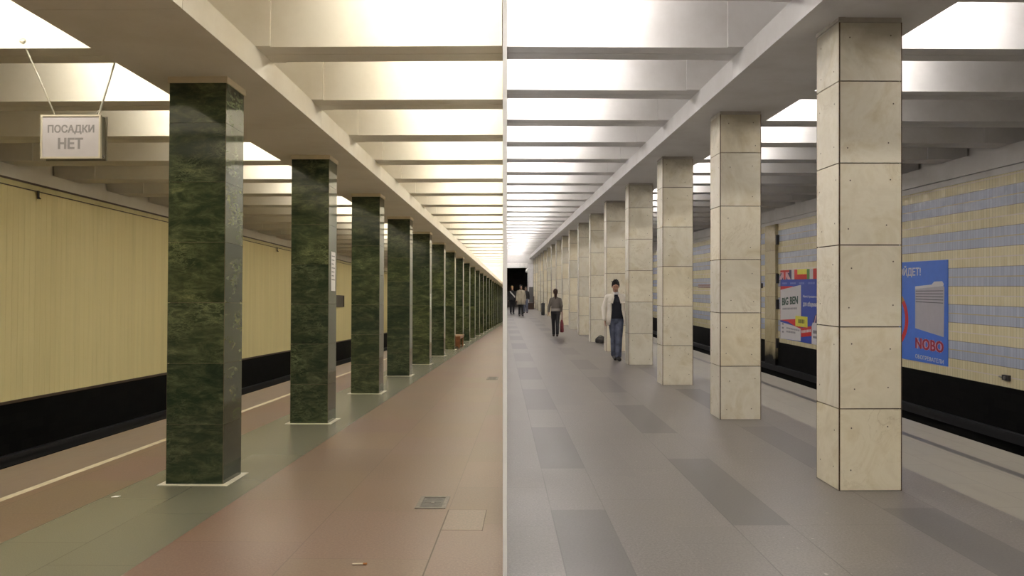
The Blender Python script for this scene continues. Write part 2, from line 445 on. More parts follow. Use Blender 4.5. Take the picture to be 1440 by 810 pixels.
# ------------------------------------------------------------------ hall shells
VB, VL, VR = -8.0, 103.0, 66.0
def strip(name, mat, H, x0, x1, v0, v1, z=0.0, th=.15):
    """a floor slab; x0/x1 may be functions of v"""
    g = lambda x, v: x(v) if callable(x) else x
    mb = MB(); n = 2
    cs = [(g(x0, v0), v0), (g(x1, v0), v0), (g(x1, v1), v1), (g(x0, v1), v1)]
    if callable(x0) or callable(x1):
        # break at the front end of the added divider
        vm = 4.4; e = .0005
        if callable(x1): cs = [(x0, v0), (x1(v0), v0), (x1(vm), vm), (x1(vm + e), vm + e), (x1(v1), v1), (x0, v1)]
        else: cs = [(x0(v0), v0), (x1, v0), (x1, v1), (x0(v1), v1), (x0(vm + e), vm + e), (x0(vm), vm)]
    mb.prism(cs, 'z', z - th, z)
    return struct(mb, name, mat, H)
strip('floor', M['red'], HL, -2.435, sL, VB, VL)
strip('floor', M['grn'], HL, -3.585, -2.435, VB, VL)
strip('floor', M['red'], HL, -4.35, -3.585, VB, VL)
strip('floor', M['edgeL'], HL, -5.2, -4.43, VB, VL)
strip('trim_1', M['lineL'], HL, -4.43, -4.35, VB, VL)
strip('floor', M['grey'], HR, sR, 3.705, VB, VR)
strip('floor', M['edgeR'], HR, 3.705, 4.515, VB, VR)
strip('trim_2', M['lineR'], HR, 4.515, 4.615, VB, VR)
strip('floor', M['edgeR'], HR, 4.615, 5.1, VB, VR)
for H, sg, xe, xw, v1, zt, zc0, zc1, slab, pl in (
        (HL, -1, 5.2, 8.47, VL, .04, 3.70, 3.935, 4.70, M['plL']),
        (HR, 1, 5.1, 8.70, VR, -.072, 3.71, 4.055, 4.82, M['plR'])):
    side = 'left' if sg < 0 else 'right'
    X = lambda a, b: (sg * a, sg * b) if sg > 0 else (-b, -a)
    strip('floor_trackbed', M['bed'], H, *X(xe - .3, xw + .1), VB, v1, -1.25)
    mb = MB(); mb.box(*X(xe - .3, xe - .01), VB, v1, -1.25, -.15); struct(mb, 'wall_platform_edge', M['bed'], H)
    mb = MB(); mb.box(*X(xw, xw + .3), VB, v1, -1.25, zt); struct(mb, 'wall_track_%s' % side, M['blk'], H)
    mb = MB(); mb.box(*X(xw - .10, xw + .01), VB, v1, -.87, -.80); mb.box(*X(xw - .06, xw + .01), VB, v1, -.98, -.87)
    struct(mb, 'trim_3' if sg < 0 else 'trim_4', M['duct'], H)
    if sg < 0:
        mb = MB(); n = int((v1 - VB) / .16); prof = []
        for i in range(n):
            a = VB + i * .16
            prof += [(-xw - .003, a), (-xw, a + .005), (-xw, a + .155)]
        prof += [(-xw - .003, VB + n * .16), (-xw - .3, VB + n * .16), (-xw - .3, VB)]
        mb.prism([(p[0], p[1]) for p in prof], 'z', zt, zc0); struct(mb, 'wall_left', M['yel'], H)
        mb = MB(); mb.box(-xw - .02, -xw + .03, VB, v1, zt - .015, zt + .03); struct(mb, 'trim_5', M['brn'], H)
        mb = MB(); mb.box(-xw - .02, -xw + .025, VB, v1, zc0 - .105, zc0 - .02)
        struct(mb, 'trim_6', plain('yellow_rail', (.58, .51, .25), .5), H)
        mb = MB(); mb.box(-xw - .02, -xw + .04, VB, v1, zc0 - .02, zc0 + .012)
        mb.box(-xw - .02, -xw + .028, VB, v1, zc0 - .118, zc0 - .105); struct(mb, 'trim_7', M['brn'], H)
    else:
        mb = MB(); mb.box(xw, xw + .3, VB, v1, zt, 3.59); struct(mb, 'wall_right', M['til'], H)
        mb = MB(); mb.box(xw - .02, xw + .3, VB, v1, 3.59, zc0 - .01); struct(mb, 'trim_8', pl, H)
    mb = MB(); mb.box(*X(xw - (.0 if sg < 0 else .05), xw + .3), VB, v1, zc0, zc1); struct(mb, 'trim_cornice_%s' % side, pl, H)
    mb = MB(); mb.box(*X(xw + .25, xw + .4), VB, v1, zc1, slab); struct(mb, 'wall_upper_%s' % side, pl, H)
    if sg < 0: strip('ceiling', pl, H, -xw - .4, lambda v: sL(v, slab), VB, v1, slab + .2, .2)
    else: strip('ceiling', pl, H, lambda v: sR(v, slab), xw + .4, VB, v1, slab + .2, .2)
    # long beam over the columns
    b0, b1, zb = (2.44, 3.55, 3.707) if sg < 0 else (2.47, 3.515, 3.825)
    mb = MB()
    per = 3.96 if sg < 0 else 3.63; f0 = (7.56 if sg < 0 else 6.73) + .25 + per / 2
    a = VB; cuts = [f0 + per * i for i in range(-4, 40) if VB < f0 + per * i < v1] + [v1]
    for c in cuts:
        mb.box(*X(b0, b1), a, c - .006, zb, zc1); a = c
    struct(mb, 'beam_long_%s' % side, pl, H)
    # back wall behind the camera
    mb = MB()
    if sg < 0: mb.box(-xw - .4, sL(VB) - .03, VB - .2, VB, -1.4, slab + .2)
    else: mb.box(sR(VB) + .03, xw + .4, VB - .2, VB, -1.4, slab + .2)
    struct(mb, 'wall_back', pl, H)
mb = MB(); mb.box(-8.9, sL(VL) - .05, VL, VL + .2, -1.4, 4.9); struct(mb, 'wall_end', M['plL'], HL)

# cross beams and the tube lamps hidden behind them
def beams(H, sg, f0, step, kmin, vend, xo, z0, slab, pl, tube):
    k = kmin
    lampmesh = None
    while True:
        v = f0 + step * k
        if v > vend - .6: break
        T = .46
        xs = (sL(v, z0), sL(v + T, z0)) if sg < 0 else (sR(v, z0), sR(v + T, z0))
        xi = min(xs) - .0015 if sg < 0 else max(xs) + .0015
        mb = MB(); a, b = (xo, xi) if sg < 0 else (xi, xo)
        g = T / 2
        mb.prism([(v, z0), (v + g - .006, z0), (v + g - .006, z0 + .03), (v + g + .006, z0 + .03), (v + g + .006, z0), (v + T, z0), (v + T, slab), (v, slab)], 'x', a, b)
        # thicker bearings on the long beam and on the cornice
        for c0, c1 in ((2.31, 3.72), (abs(xo) - .75, abs(xo))):
            c0, c1 = (-c1, -c0) if sg < 0 else (c0, c1)
            mb.box(c0, c1, v - .03, v + .01, z0 + .001, slab); mb.box(c0, c1, v + T - .01, v + T + .03, z0 + .001, slab)
        struct(mb, 'ceiling_beam', pl, H)
        if v + step < vend + 1.2:
            lm = MB(); lm.box(-.64, .64, -.03, .03, .025, .07, 0)
            for x in (-.36, .36): lm.tube((x, 0, .07), (x, 0, slab - z0 - .375), .008, n=6)
            for dz in (-.055,):
                lm.tube((-.60, 0, 0), (.60, 0, 0), .019, n=6, mi=1, smooth=False)
                lm.box(-.63, -.60, -.025, .025, -.025, .03, 0); lm.box(.60, .63, -.025, .025, -.025, .03, 0)
            if lampmesh is None: lampmesh = lm.mesh('tube_lamp', [M['chan'], tube])
            for j, x in enumerate((xi + sg * .70, sg * 4.4)):
                if j == 0 and abs(xi) > 2.3: continue
                o = link('tube_lamp', lampmesh, H, (x, v + T + .80, z0 + .375))
                hall = 'green' if sg < 0 else 'cream'
                tag(o, 'white tube lamp hidden between ceiling beams in the hall of %s columns' % hall, 'lamp', 'tube lamps over the %s columns' % hall)
        k += 1
beams(HL, -1, 7.43, 1.935, -7, VL, -8.68, 3.935, 4.70, M['plL'], M['tubL'])
beams(HR, 1, 8.414, 1.844, -8, VR, 8.9, 4.055, 4.82, M['plR'], M['tubR'])

# ------------------------------------------------------------------ columns
ORD = ['nearest', 'second', 'third', 'fourth', 'fifth', 'sixth', 'seventh', 'eighth', 'ninth', 'tenth', 'eleventh', 'twelfth', 'thirteenth',
       'fourteenth', 'fifteenth', 'sixteenth', 'seventeenth', 'eighteenth', 'nineteenth', 'twentieth', 'twenty-first', 'twenty-second', 'twenty-third', 'twenty-fourth']
def column(H, sg, k, x0, x1, v, dep, courses, ztop, zbeam, label):
    root = link('marble_column', None, H, ((x0 + x1) / 2, v + dep / 2, 0))
    green = sg < 0
    tag(root, label, 'column', 'green marble columns' if green else 'cream marble columns')
    rnd = random.Random(k * 13 + (100 if green else 0))
    hw, hd = (x1 - x0) / 2, dep / 2; t = .022; gap = .0015 if green else .0042; c = .004 if green else .0105
    mb = MB(); mb.box(-hw + .018, hw - .018, -hd + .018, hd - .018, 0, ztop, 1)
    for sx in (-1, 1):
        for sy in (-1, 1):
            xs = sorted((sx * (hw - c), sx * (hw - .0015))); ys = sorted((sy * (hd - c), sy * (hd - .0015)))
            mb.box(*xs, *ys, 0, ztop, 1)
    z = 0
    for ci, h in enumerate(courses):
        za, zb = z + gap, z + h - gap
        base = rnd.random()
        for face in range(4):
            tn = (min(1, max(0, base * .7 + rnd.random() * .4)), rnd.random(), rnd.random())
            if face == 0: bx = (-hw + c, hw - c, -hd, -hd + t)
            elif face == 1: bx = (-hw + c, hw - c, hd - t, hd)
            elif face == 2: bx = (-hw, -hw + t, -hd + c, hd - c)
            else: bx = (hw - t, hw, -hd + c, hd - c)
            mb.box(*bx, za, zb, 0, tn)
            if not green and k < 5 and face in (0, 2):
                for px in (-.3, .3):
                    for pz in (.22, .76):
                        if rnd.random() < .85:
                            q = px + rnd.uniform(-.07, .07); zz = za + (zb - za) * (pz + rnd.uniform(-.05, .05))
                            if face == 0: mb.tube((q * 2 * hw, -hd + .002, zz), (q * 2 * hw, -hd - .0012, zz), .006, n=8, mi=2)
                            else: mb.tube((-hw + .002, q * 2 * hd, zz), (-hw - .0012, q * 2 * hd, zz), .006, n=8, mi=2)
        z += h
    build(mb, 'cladding', [M['green'] if green else M['white'], M['coreL'] if green else M['core'], M['pin']], parent=root)
    mb = MB()
    e = .012 if green else -.004
    mb.box(-hw - e, hw + e, -hd - e, hd + e, ztop, zbeam)
    if not green and k % 2 == 0: mb.box(-hw - .006, -hw + .05, -hd - .005, hd, ztop + .012, zbeam)
    build(mb, 'plaster_cap', M['capL'] if green else M['capR'], parent=root)
    if green:
        mb = MB(); q = .055
        mb.box(-hw - q, hw + q, -hd - q, -hd + .01, 0, .006); mb.box(-hw - q, hw + q, hd - .01, hd + q, 0, .006)
        mb.box(-hw - q, -hw + .01, -hd + .01, hd - .01, 0, .006); mb.box(hw - .01, hw + q, -hd + .01, hd - .01, 0, .006)
        build(mb, 'base_border', M['base'], parent=root)
    return root
NG, NW = 24, 17
for k in range(NG):
    v = 7.56 + 3.96 * k
    extra = {0: 'green marble column nearest the camera, left of the red paving', 1: 'second green marble column, a white paper notice on its side',
             2: 'third green marble column from the camera, right of the dark wall board'}.get(k)
    if extra is None:
        extra = '%s green marble column from the camera in the receding row' % ORD[k] if k < NG - 1 else 'farthest green marble column at the end of the row'
    column(HL, -1, k, -3.278, -2.755, v, .475, [.54, .553, .55, .55, .55, .54, .367], 3.65, 3.707, extra)
for k in range(NW):
    v = 6.73 + 3.63 * k
    extra = {0: 'cream marble column nearest the camera, with rusty corner seams', 3: 'fourth cream marble column, just in front of the man in white jacket',
             4: 'fifth cream marble column, directly behind the man in white jacket', 5: 'sixth cream marble column, a dark bag at its foot'}.get(k)
    if extra is None:
        extra = '%s cream marble column from the camera in the receding row' % ORD[k] if k < NW - 1 else 'farthest cream marble column beside the dark end opening'
    column(HR, 1, k, 2.755, 3.27, v, .48, [.662, .662, .662, .662, .662, .475], 3.785, 3.825, extra)

# paper notices on green columns
paper = plain('white_paper', (.72, .71, .70), .7, var=.03); ink = plain('grey_ink', (.25, .25, .25), .7)
def notice(v, dv, z, h, label):
    mb = MB(); mb.box(0, .004, 0, dv, 0, h, 0)
    rt = build(mb, 'paper_notice', paper, HL, (-2.755, v, z)); tag(rt, label, 'notice')
    mb = MB()
    for i in range(7): mb.box(.004, .0048, .02, dv - .03 - .03 * (i % 3), h - .07 - i * .055, h - .055 - i * .055)
    build(mb, 'printed_lines', ink, parent=rt)
notice(11.66, .24, 1.83, .55, 'tall white paper notice on the second green column')
notice(23.47, .22, 1.55, .42, 'small white paper notice on the fifth green column')

# ------------------------------------------------------------------ left hall: sign, hatch, bench, board
sgn = link('hanging_sign', None, HL, (-4.222, 7.62, 2.972)); tag(sgn, 'grey lightbox sign hung by two rods under the ceiling beams', 'sign')
W2, Hh, D = .28, .405, .12
mb = MB(); mb.box(-W2 + .008, W2 - .008, .012, D, .008, Hh - .008); mb.box(-W2 - .004, W2 + .004, D - .015, D, -.004, Hh + .004)
build(mb, 'housing', plain('grey_green_sheet', (.23, .21, .155), .5), parent=sgn)
mb = MB(); b = .016
mb.box(-W2, W2, 0, .03, 0, b); mb.box(-W2, W2, 0, .03, Hh - b, Hh); mb.box(-W2, -W2 + b, 0, .03, b, Hh - b); mb.box(W2 - b, W2, 0, .03, b, Hh - b)
build(mb, 'frame', plain('pale_sign_frame', (.66, .60, .47), .45), parent=sgn)
mb = MB(); mb.box(-W2 + b, W2 - b, .008, .014, b, Hh - b); face = build(mb, 'face_panel', plain('frosted_acrylic', (.64, .60, .61), .35, scale=3), parent=sgn)
mb = MB()
text_fit(mb, 'ПОСАДКИ', lambda s, t: (-.215 + .435 * s, .0065, .225 + .088 * t), .035)
text_fit(mb, 'НЕТ', lambda s, t: (-.118 + .235 * s, .0065, .088 + .105 * t), .045)
build(mb, 'lettering', plain('faded_grey_letters', (.30, .28, .28), .6), parent=face)
mb = MB(); mb.tube((-.174, .06, Hh), (-.335, -.195, 1.03), .008); mb.tube((-.36, -.198, 1.03), (-.31, -.198, 1.03), .014); mb.ell((-.335, -.192, 1.03), (.025, .02, .025))
build(mb, 'rod', plain('pale_rod', (.55, .52, .43), .4, .3), parent=sgn)
mb = MB(); mb.tube((.225, .06, Hh - .01), (.375, .10, .98), .009); mb.tube((.19, .06, Hh - .005), (.235, .06, Hh + .05), .008); mb.ell((.375, .10, .975), (.02, .02, .015))
build(mb, 'rod', plain('pale_rod_bent', (.5, .47, .40), .4, .3), parent=sgn)
mb = MB(); mb.tube((W2 - .02, .07, .03), (W2 + .002, .07, .03), .012); build(mb, 'bolt', M['steel'], parent=sgn)

def hatch(x, v, wx, wv, label):
    rt = link('floor_hatch', None, HL, (x, v, 0)); tag(rt, label, 'hatch', 'small metal hatches in the red floor')
    mb = MB(); b = .035
    mb.box(0, wx, 0, b, 0, .006); mb.box(0, wx, wv - b, wv, 0, .006); mb.box(0, b, b, wv - b, 0, .006); mb.box(wx - b, wx, b, wv - b, 0, .006)
    build(mb, 'frame', M['hsteel'], parent=rt)
    mb = MB(); mb.box(b, wx - b, b, wv - b, 0, .0025)
    lid = build(mb, 'lid', plain('worn_iron_lid', (.07, .062, .052), .5, .3, scale=18, var=.5), parent=rt)
    mb = MB()
    for i in range(1, 6):
        q = b + (wv - 2 * b) * i / 6; mb.box(b + .02, wx - b - .02, q - .004, q + .004, .0025, .0045)
    mb.box(wx / 2 - .012, wx / 2 + .012, wv / 2 - .03, wv / 2 + .03, .0025, .0055)
    build(mb, 'ribs', M['hsteel'], parent=lid)
M['hsteel'] = plain('worn_grey_iron', (.15, .135, .115), .5, .3, scale=25, var=.3)
hatch(-.905, 6.70, .245, .42, 'worn metal hatch in the red floor nearest the camera')
hatch(-.93, 18.5, .25, .75, 'small dark hatch far along the red floor')
# cut-in slab beside the hatch
rt = link('floor_slab', None, HL, (-.63, 6.07, 0)); tag(rt, 'loose paving slab with open joints right of the near hatch', 'slab')
mb = MB(); mb.box(.006, .296, .0, .60, 0, .0015)
build(mb, 'slab_face', plain('worn_red_slab', (.165, .110, .080), .32, scale=60, var=.3, spec=.38), parent=rt)
mb = MB(); mb.box(0, .302, .60, .607, 0, .001); mb.box(.296, .302, -.02, .60, 0, .001); mb.box(-.005, .004, -1.6, .6, 0, .001)
build(mb, 'open_joint', M['brn'], parent=rt)
# litter
mb = MB(); mb.tube((-.035, 0, .006), (.03, .008, .006), .006, mi=0); mb.tube((.03, .008, .006), (.055, .011, .006), .0062, mi=1)
o = build(mb, 'cigarette_end', [plain('litter_white', (.62, .55, .42), .8), plain('litter_orange', (.35, .14, .04), .8)], HL, (-1.06, 5.24, 0))
tag(o, 'tiny cigarette end on the red floor near the bottom of the photo', 'litter')
mb = MB(); mb.prism([(0, 0), (.05, .01), (.06, .05), (.02, .045)], 'z', 0, .002)
o = build(mb, 'paper_scrap', paper, HL, (-3.52, 7.05, 0.0)); tag(o, 'scrap of white paper on the grey-green band before the nearest column', 'litter')
# bench between two far columns
bn = link('wooden_bench', None, HL, (-2.95, 32.7, 0)); tag(bn, 'reddish wooden bench standing between green columns', 'bench')
wood = plain('varnished_wood', (.20, .075, .028), .35, scale=9, var=.3)
mb = MB()
for i in range(4): mb.box(-.26 + i * .145, -.13 + i * .145, -.02, 1.9, .44, .475)
build(mb, 'seat', plain('pale_seat_wood', (.36, .21, .11), .3, scale=9), parent=bn)  # seat boards paler than the frame
mb = MB(); mb.box(-.25, .30, .02, .10, .36, .44); mb.box(-.25, .30, 1.78, 1.86, .36, .44); mb.box(.25, .285, .1, 1.78, .36, .44); mb.box(-.24, -.205, .1, 1.78, .36, .44)
build(mb, 'seat_frame', wood, parent=bn)
for x in (-.22, .25):
    for y in (.06, 1.82):
        mb = MB(); mb.prism([(x - .035, y - .035), (x + .035, y - .035), (x + .035, y + .035), (x - .035, y + .035)], 'z', 0, .36)
        build(mb, 'leg', wood, parent=bn)
mb = MB(); mb.box(-.26, .30, .03, .05, .06, .36); build(mb, 'end_panel', wood, parent=bn)
# dark board on the yellow wall
bd = link('wall_board', None, HL, (-8.47, 35.2, 1.62)); tag(bd, 'small dark brown board on the yellow track wall beside third green column', 'board')
mb = MB(); mb.box(0, .05, 0, 2.9, 0, .47); build(mb, 'panel', plain('brown_board', (.045, .033, .022), .45, scale=4, var=.4), parent=bd)
mb = MB(); mb.box(0, .075, 0, 2.9, -.03, 0); mb.box(0, .075, 0, 2.9, .47, .5); mb.box(0, .075, -.04, 0, -.03, .5); mb.box(0, .075, 2.9, 2.94, -.03, .5)
build(mb, 'frame', M['brn'], parent=bd)
def bracket(v, z, label):
    rt = link('wall_bracket', None, HL, (-8.445, v, z)); tag(rt, label, 'bracket', 'dark brackets on the yellow wall rail')
    mb = MB(); mb.box(0, .015, -.025, .025, -.12, .02); build(mb, 'plate', M['dsteel'], parent=rt)
    mb = MB(); mb.tube((.015, 0, -.09), (.05, 0, -.12), .01); build(mb, 'hook', M['dsteel'], parent=rt)
bracket(14.25, 3.58, 'dark bracket under the yellow wall rail at the far left')
bracket(28.0, 3.58, 'dark bracket on the yellow wall rail left of the second green column')

# ------------------------------------------------------------------ right wall: pilaster, posters, strip, box
XW = 8.70
pil = link('wall_pilaster', None, HR, (XW, 25.9, 0)); tag(pil, 'narrow cream marble pilaster on the tiled track wall left of the flag poster', 'pilaster')
mb = MB(); rnd = random.Random(5); z = -.85
for h in (.75, .72, .72, .72, .72, .81):
    mb.box(-.09, .01, 0, 1.0, z + .004, z + h - .004, 0, (rnd.random() * .5, rnd.random(), rnd.random())); z += h
mb.box(-.075, .01, .01, .99, -.85, z, 1)
def sooty():
    m = M['white'].copy(); m.name = 'sooty_cream_marble'; nt = m.node_tree; k = NT(nt); b = nt.nodes['Principled BSDF']
    src = b.inputs['Base Color'].links[0].from_socket
    zz = k.math('ADD', k.sep(k.obj())[2], k.math('MULTIPLY', k.noise(k.obj(), 3., 3), .5))
    c = k.mix(k.maprange(zz, -.35, .1), rgb(.012, .011, .01), k.mix(1.0, src, rgb(.72, .66, .5), 'MULTIPLY'))
    nt.links.new(c, b.inputs['Base Color']); return m
build(mb, 'cladding', [sooty(), M['core']], parent=pil)
for zz in (2.95, 1.75, .95, -.25):
    mb = MB(); mb.box(-.08, .0, -.10, .0, zz, zz + .30); build(mb, 'clamp', M['dsteel'], parent=pil)

def V(px):                                     # distance along the wall for the poster's measured edges
    t = [(1098, 25.656), (1112.66, 24.738), (1121.8, 24.198), (1136, 23.407), (1149.8, 22.683), (1152, 22.57)]
    for (a, va), (b, vb) in zip(t, t[1:]):
        if px <= b or b == 1152: return va + (vb - va) * (px - a) / (b - a)
P3 = lambda v0: (lambda v, z, e: (-e, v - v0, z))
pl_blue = plain('poster_blue', srgb(38, 66, 158), .45, var=.04); p_lb = plain('poster_light_blue', srgb(66, 112, 205), .45, var=.04)
p_white = plain('poster_white', (.62, .60, .60), .5, var=.03); p_red = plain('poster_red', srgb(190, 38, 34), .5); p_yel = plain('poster_yellow', srgb(214, 208, 72), .5)
p_grn = plain('poster_green', srgb(88, 140, 66), .5); p_ink = plain('poster_dark_green', srgb(20, 62, 48), .5); p_navy = plain('poster_navy', srgb(40, 38, 90), .5)
p_grey = plain('poster_grey', srgb(128, 126, 132), .5); p_crim = plain('poster_crimson', srgb(150, 18, 52), .5); p_gold = plain('poster_gold', srgb(170, 130, 60), .5)
p_pink = plain('poster_pink', srgb(206, 160, 170), .5)
# -- language school poster
B0 = 22.62
bb = link('flag_poster', None, HR, (XW, B0, 0)); tag(bb, 'blue poster topped with flags, reading BIG BEN, on the tiled wall', 'poster', 'posters on the tiled wall')
T1, T0 = 2.145, .06
q = P3(B0)
mb = MB(); mb.box(-.012, 0, 0, 25.656 - B0, T0, T1); build(mb, 'sheet', pl_blue, parent=bb)
def patch(pts, e=.0135, mi=0, mb=None): mb.add([q(v, z, e) for v, z in pts], [tuple(range(len(pts)))], mi)
def rect(mb, va, vb, za, zb, e=.0135, mi=0): patch([(va, za), (vb, za), (vb, zb), (va, zb)], e, mi, mb)
ZF0, ZF1 = 1.86, 2.145
mb = MB()
uk0, uk1 = 25.656, V(1110.5)
rect(mb, uk0, uk1, ZF0, ZF1, .0135, 0)
um = (uk0 + uk1) / 2; zm = ZF1 - .02
for (va, za, vb, zb) in ((uk0, ZF0, um, ZF1), (um, ZF1, uk1, ZF0)):
    w_ = .13; patch([(va + w_, za), (va - w_, za), (vb - w_, zb), (vb + w_, zb)], .014, 1, mb)
rect(mb, um + .14, um - .14, ZF0, ZF1, .0145, 1); rect(mb, um + .08, um - .08, ZF0, ZF1, .015, 2)
rect(mb, uk0, uk1, 2.06, ZF1, .0145, 1); rect(mb, uk0, uk1, 2.085, ZF1, .015, 2)
build(mb, 'british_flag', [p_navy, p_pink, p_red], parent=bb)
mb = MB(); e_ = [V(1110.5), V(1113.7), V(1117.6), V(1121.9)]
for i in range(3): rect(mb, e_[i], e_[i + 1], ZF0, ZF1, .0135, i)
build(mb, 'french_flag', [p_navy, p_white, p_red], parent=bb)
mb = MB(); a, b = V(1121.9), V(1135.3); rect(mb, a, b, ZF0, 2.0, .0135, 0); rect(mb, a, b, 2.0, ZF1, .0135, 1); build(mb, 'spanish_flag', [p_red, p_yel], parent=bb)
mb = MB(); e_ = [V(1135.3), V(1139.3), V(1144.2), B0]
for i in range(3): rect(mb, e_[i], e_[i + 1], ZF0, ZF1, .0135, i)
build(mb, 'italian_flag', [p_grn, p_white, p_red], parent=bb)
# row of language names under the flags: unreadable at this distance, drawn as pale bars
mb = MB()
for a, b in ((1101, 1107.5), (1112, 1120), (1124.5, 1132), (1137, 1147)):
    n = 6
    for i in range(n):
        va = V(a) + (V(b) - V(a)) * i / n; vb = V(a) + (V(b) - V(a)) * (i + .7) / n; rect(mb, va, vb, 1.72, 1.775)
build(mb, 'small_print', plain('print_lilac', srgb(120, 130, 190), .5), parent=bb)
mb = MB(); patch([(25.65, 1.66), (24.6, 1.66), (23.9, 1.55), (23.88, .4), (25.0, .60), (25.65, .62)], .0128, 0, mb); build(mb, 'red_ground', p_red, parent=bb)
mb = MB(); patch([(25.64, .63), (23.9, .73), (23.9, 1.70), (25.64, 1.55)], .0135, 0, mb); cardw = build(mb, 'white_card', p_white, parent=bb)
mb = MB(); text_fit(mb, 'BIG BEN', lambda s, t: q(25.5 - 1.36 * s, 1.07 + .235 * t + .08 * s, .0145), .045); build(mb, 'lettering', p_ink, parent=cardw)
mb = MB()
for i in range(16): rect(mb, 25.45 - i * .078, 25.45 - i * .078 - .055, .945 + i * .003, 1.0 + i * .003, .0145)
build(mb, 'small_print', p_grey, parent=cardw)
mb = MB(); patch([(25.64, .06), (23.92, .085), (23.92, .44), (24.5, .5), (25.64, .565)], .0135, 0, mb); lw = build(mb, 'address_panel', p_white, parent=bb)
mb = MB()
for i in range(13): rect(mb, 25.1 - i * .085, 25.1 - i * .085 - .06, .385 - i * .002, .43 - i * .002, .0145); 
for i in range(9): rect(mb, 25.1 - i * .085, 25.1 - i * .085 - .06, .275, .33, .0145)
for zz in (.25, .37, .49): rect(mb, 25.5, 25.35, zz, zz + .05, .0145)
build(mb, 'small_print', p_grey, parent=lw)
mb = MB(); rect(mb, 24.35, 23.39, .50, .80, .0150); yl = build(mb, 'yellow_tag', p_yel, parent=bb)
mb = MB()
for i in range(5): rect(mb, 24.1 - i * .10, 24.03 - i * .10, .6, .71, .016)
build(mb, 'small_print', plain('tag_ink', srgb(90, 90, 40), .6), parent=yl)
mb = MB(); patch([(23.9, .2), (23.09, .285), (23.09, .555), (23.9, .47)], .0145, 0, mb); rb = build(mb, 'red_ribbon', p_red, parent=bb)
mb = MB()
for i in range(7): rect(mb, 23.85 - i * .105, 23.85 - i * .105 - .08, .325 + i * .01, .40 + i * .01, .0155)
build(mb, 'small_print', p_white, parent=rb)
mb = MB(); text_fit(mb, 'Иностранные', lambda s, t: q(23.74 - 1.06 * s, 1.325 + .085 * t, .0140), .02)
build(mb, 'lettering', p_white, parent=bb); mb = MB()
text_fit(mb, 'для общения', lambda s, t: q(23.74 - 1.06 * s, 1.07 + .16 * t, .0140), .03); build(mb, 'lettering', p_white, parent=bb)
mb = MB(); patch([(23.08, .06), (B0, .06), (B0, .66), (23.0, .66), (23.08, .55)], .0140, 0, mb); cup = build(mb, 'white_cup', p_white, parent=bb)
mb = MB(); rect(mb, 22.98, 22.66, .36, .45, .015); rect(mb, 22.98, 22.66, .23, .29, .015); build(mb, 'small_print', p_grey, parent=cup)
mb = MB(); patch([(22.98, .66), (B0, .66), (B0, .95), (22.86, .85)], .0140, 0, mb); patch([(22.9, .66), (22.84, .66), (22.74, .86), (22.8, .86)], .0145, 1, mb)
build(mb, 'striped_flag', [p_navy, p_pink], parent=bb)
# -- heater poster
N0, N1 = 16.06, 19.0
q = P3(N0)
nb = link('heater_poster', None, HR, (XW, N0, 0)); tag(nb, 'light blue heater poster reading NOBO, right of the nearest cream column', 'poster', 'posters on the tiled wall')
mb = MB(); mb.box(-.012, 0, 0, N1 - N0, .105, 2.17); build(mb, 'sheet', p_lb, parent=nb)
mb = MB(); text_fit(mb, 'ОЙДЕТ!', lambda s, t: q(18.02 - .93 * s, 1.845 + .245 * t, .0135), .03); build(mb, 'lettering', p_white, parent=nb)
mb = MB(); patch([(17.32, .785), (16.2, .665), (16.18, 1.63), (16.2, 1.66), (17.32, 1.60)], .0135, 0, mb)
patch([(17.32, 1.60), (16.22, 1.66), (16.2, 1.70), (16.26, 1.755), (16.56, 1.75), (16.66, 1.69), (17.32, 1.655)], .0135, 1, mb); ht = build(mb, 'heater_picture', [plain('heater_white', srgb(176, 172, 178), .5, var=.03), p_white], parent=nb)
mb = MB()
for i in range(5): patch([(17.3, 1.565 - i * .055), (16.22, 1.575 - i * .06), (16.22, 1.56 - i * .06), (17.3, 1.548 - i * .055)], .0145, 0, mb)
build(mb, 'grille', plain('grille_ink', srgb(96, 94, 100), .6), parent=ht)
mb = MB(); NP = lambda e: (lambda s, t: q(17.31 - 1.11 * s, .37 + .225 * t - .02 * s, e))
text_fit(mb, 'NOBO', NP(.0140), .07, 0); text_fit(mb, 'NOBO', NP(.0155), .03, 1)
for i, s_ in enumerate((.10, .36, .63, .90)):                      # stencil bridges
    a = NP(.0165)(s_ - .012, -.02); b = NP(.0165)(s_ + .012, -.02); c = NP(.0165)(s_ + .02, 1.02); d = NP(.0165)(s_ - .004, 1.02)
    mb.add([a, b, c, d], [(0, 1, 2, 3)], 0)
build(mb, 'brand_lettering', [p_pink, p_crim], parent=nb)
mb = MB(); text_fit(mb, 'ОБОГРЕВАТЕЛИ', lambda s, t: q(17.31 - 1.11 * s, .165 + .085 * t - .03 * s, .0140), .015); build(mb, 'lettering', p_white, parent=nb)
mb = MB(); cx, cz, R0, R1 = 18.55, .95, .80, .94
def arc(a0, a1, mi, n=16):
    for i in range(n):
        t0 = a0 + (a1 - a0) * i / n; t1 = a0 + (a1 - a0) * (i + 1) / n
        patch([(cx - R * math.cos(t), cz + R * .75 * math.sin(t)) for R, t in ((R0, t0), (R1, t0), (R1, t1), (R0, t1))], .0135, mi, mb)
arc(-1.2, .62, 0); arc(.62, 1.05, 1)
build(mb, 'red_arc', [p_red, p_gold], parent=nb)
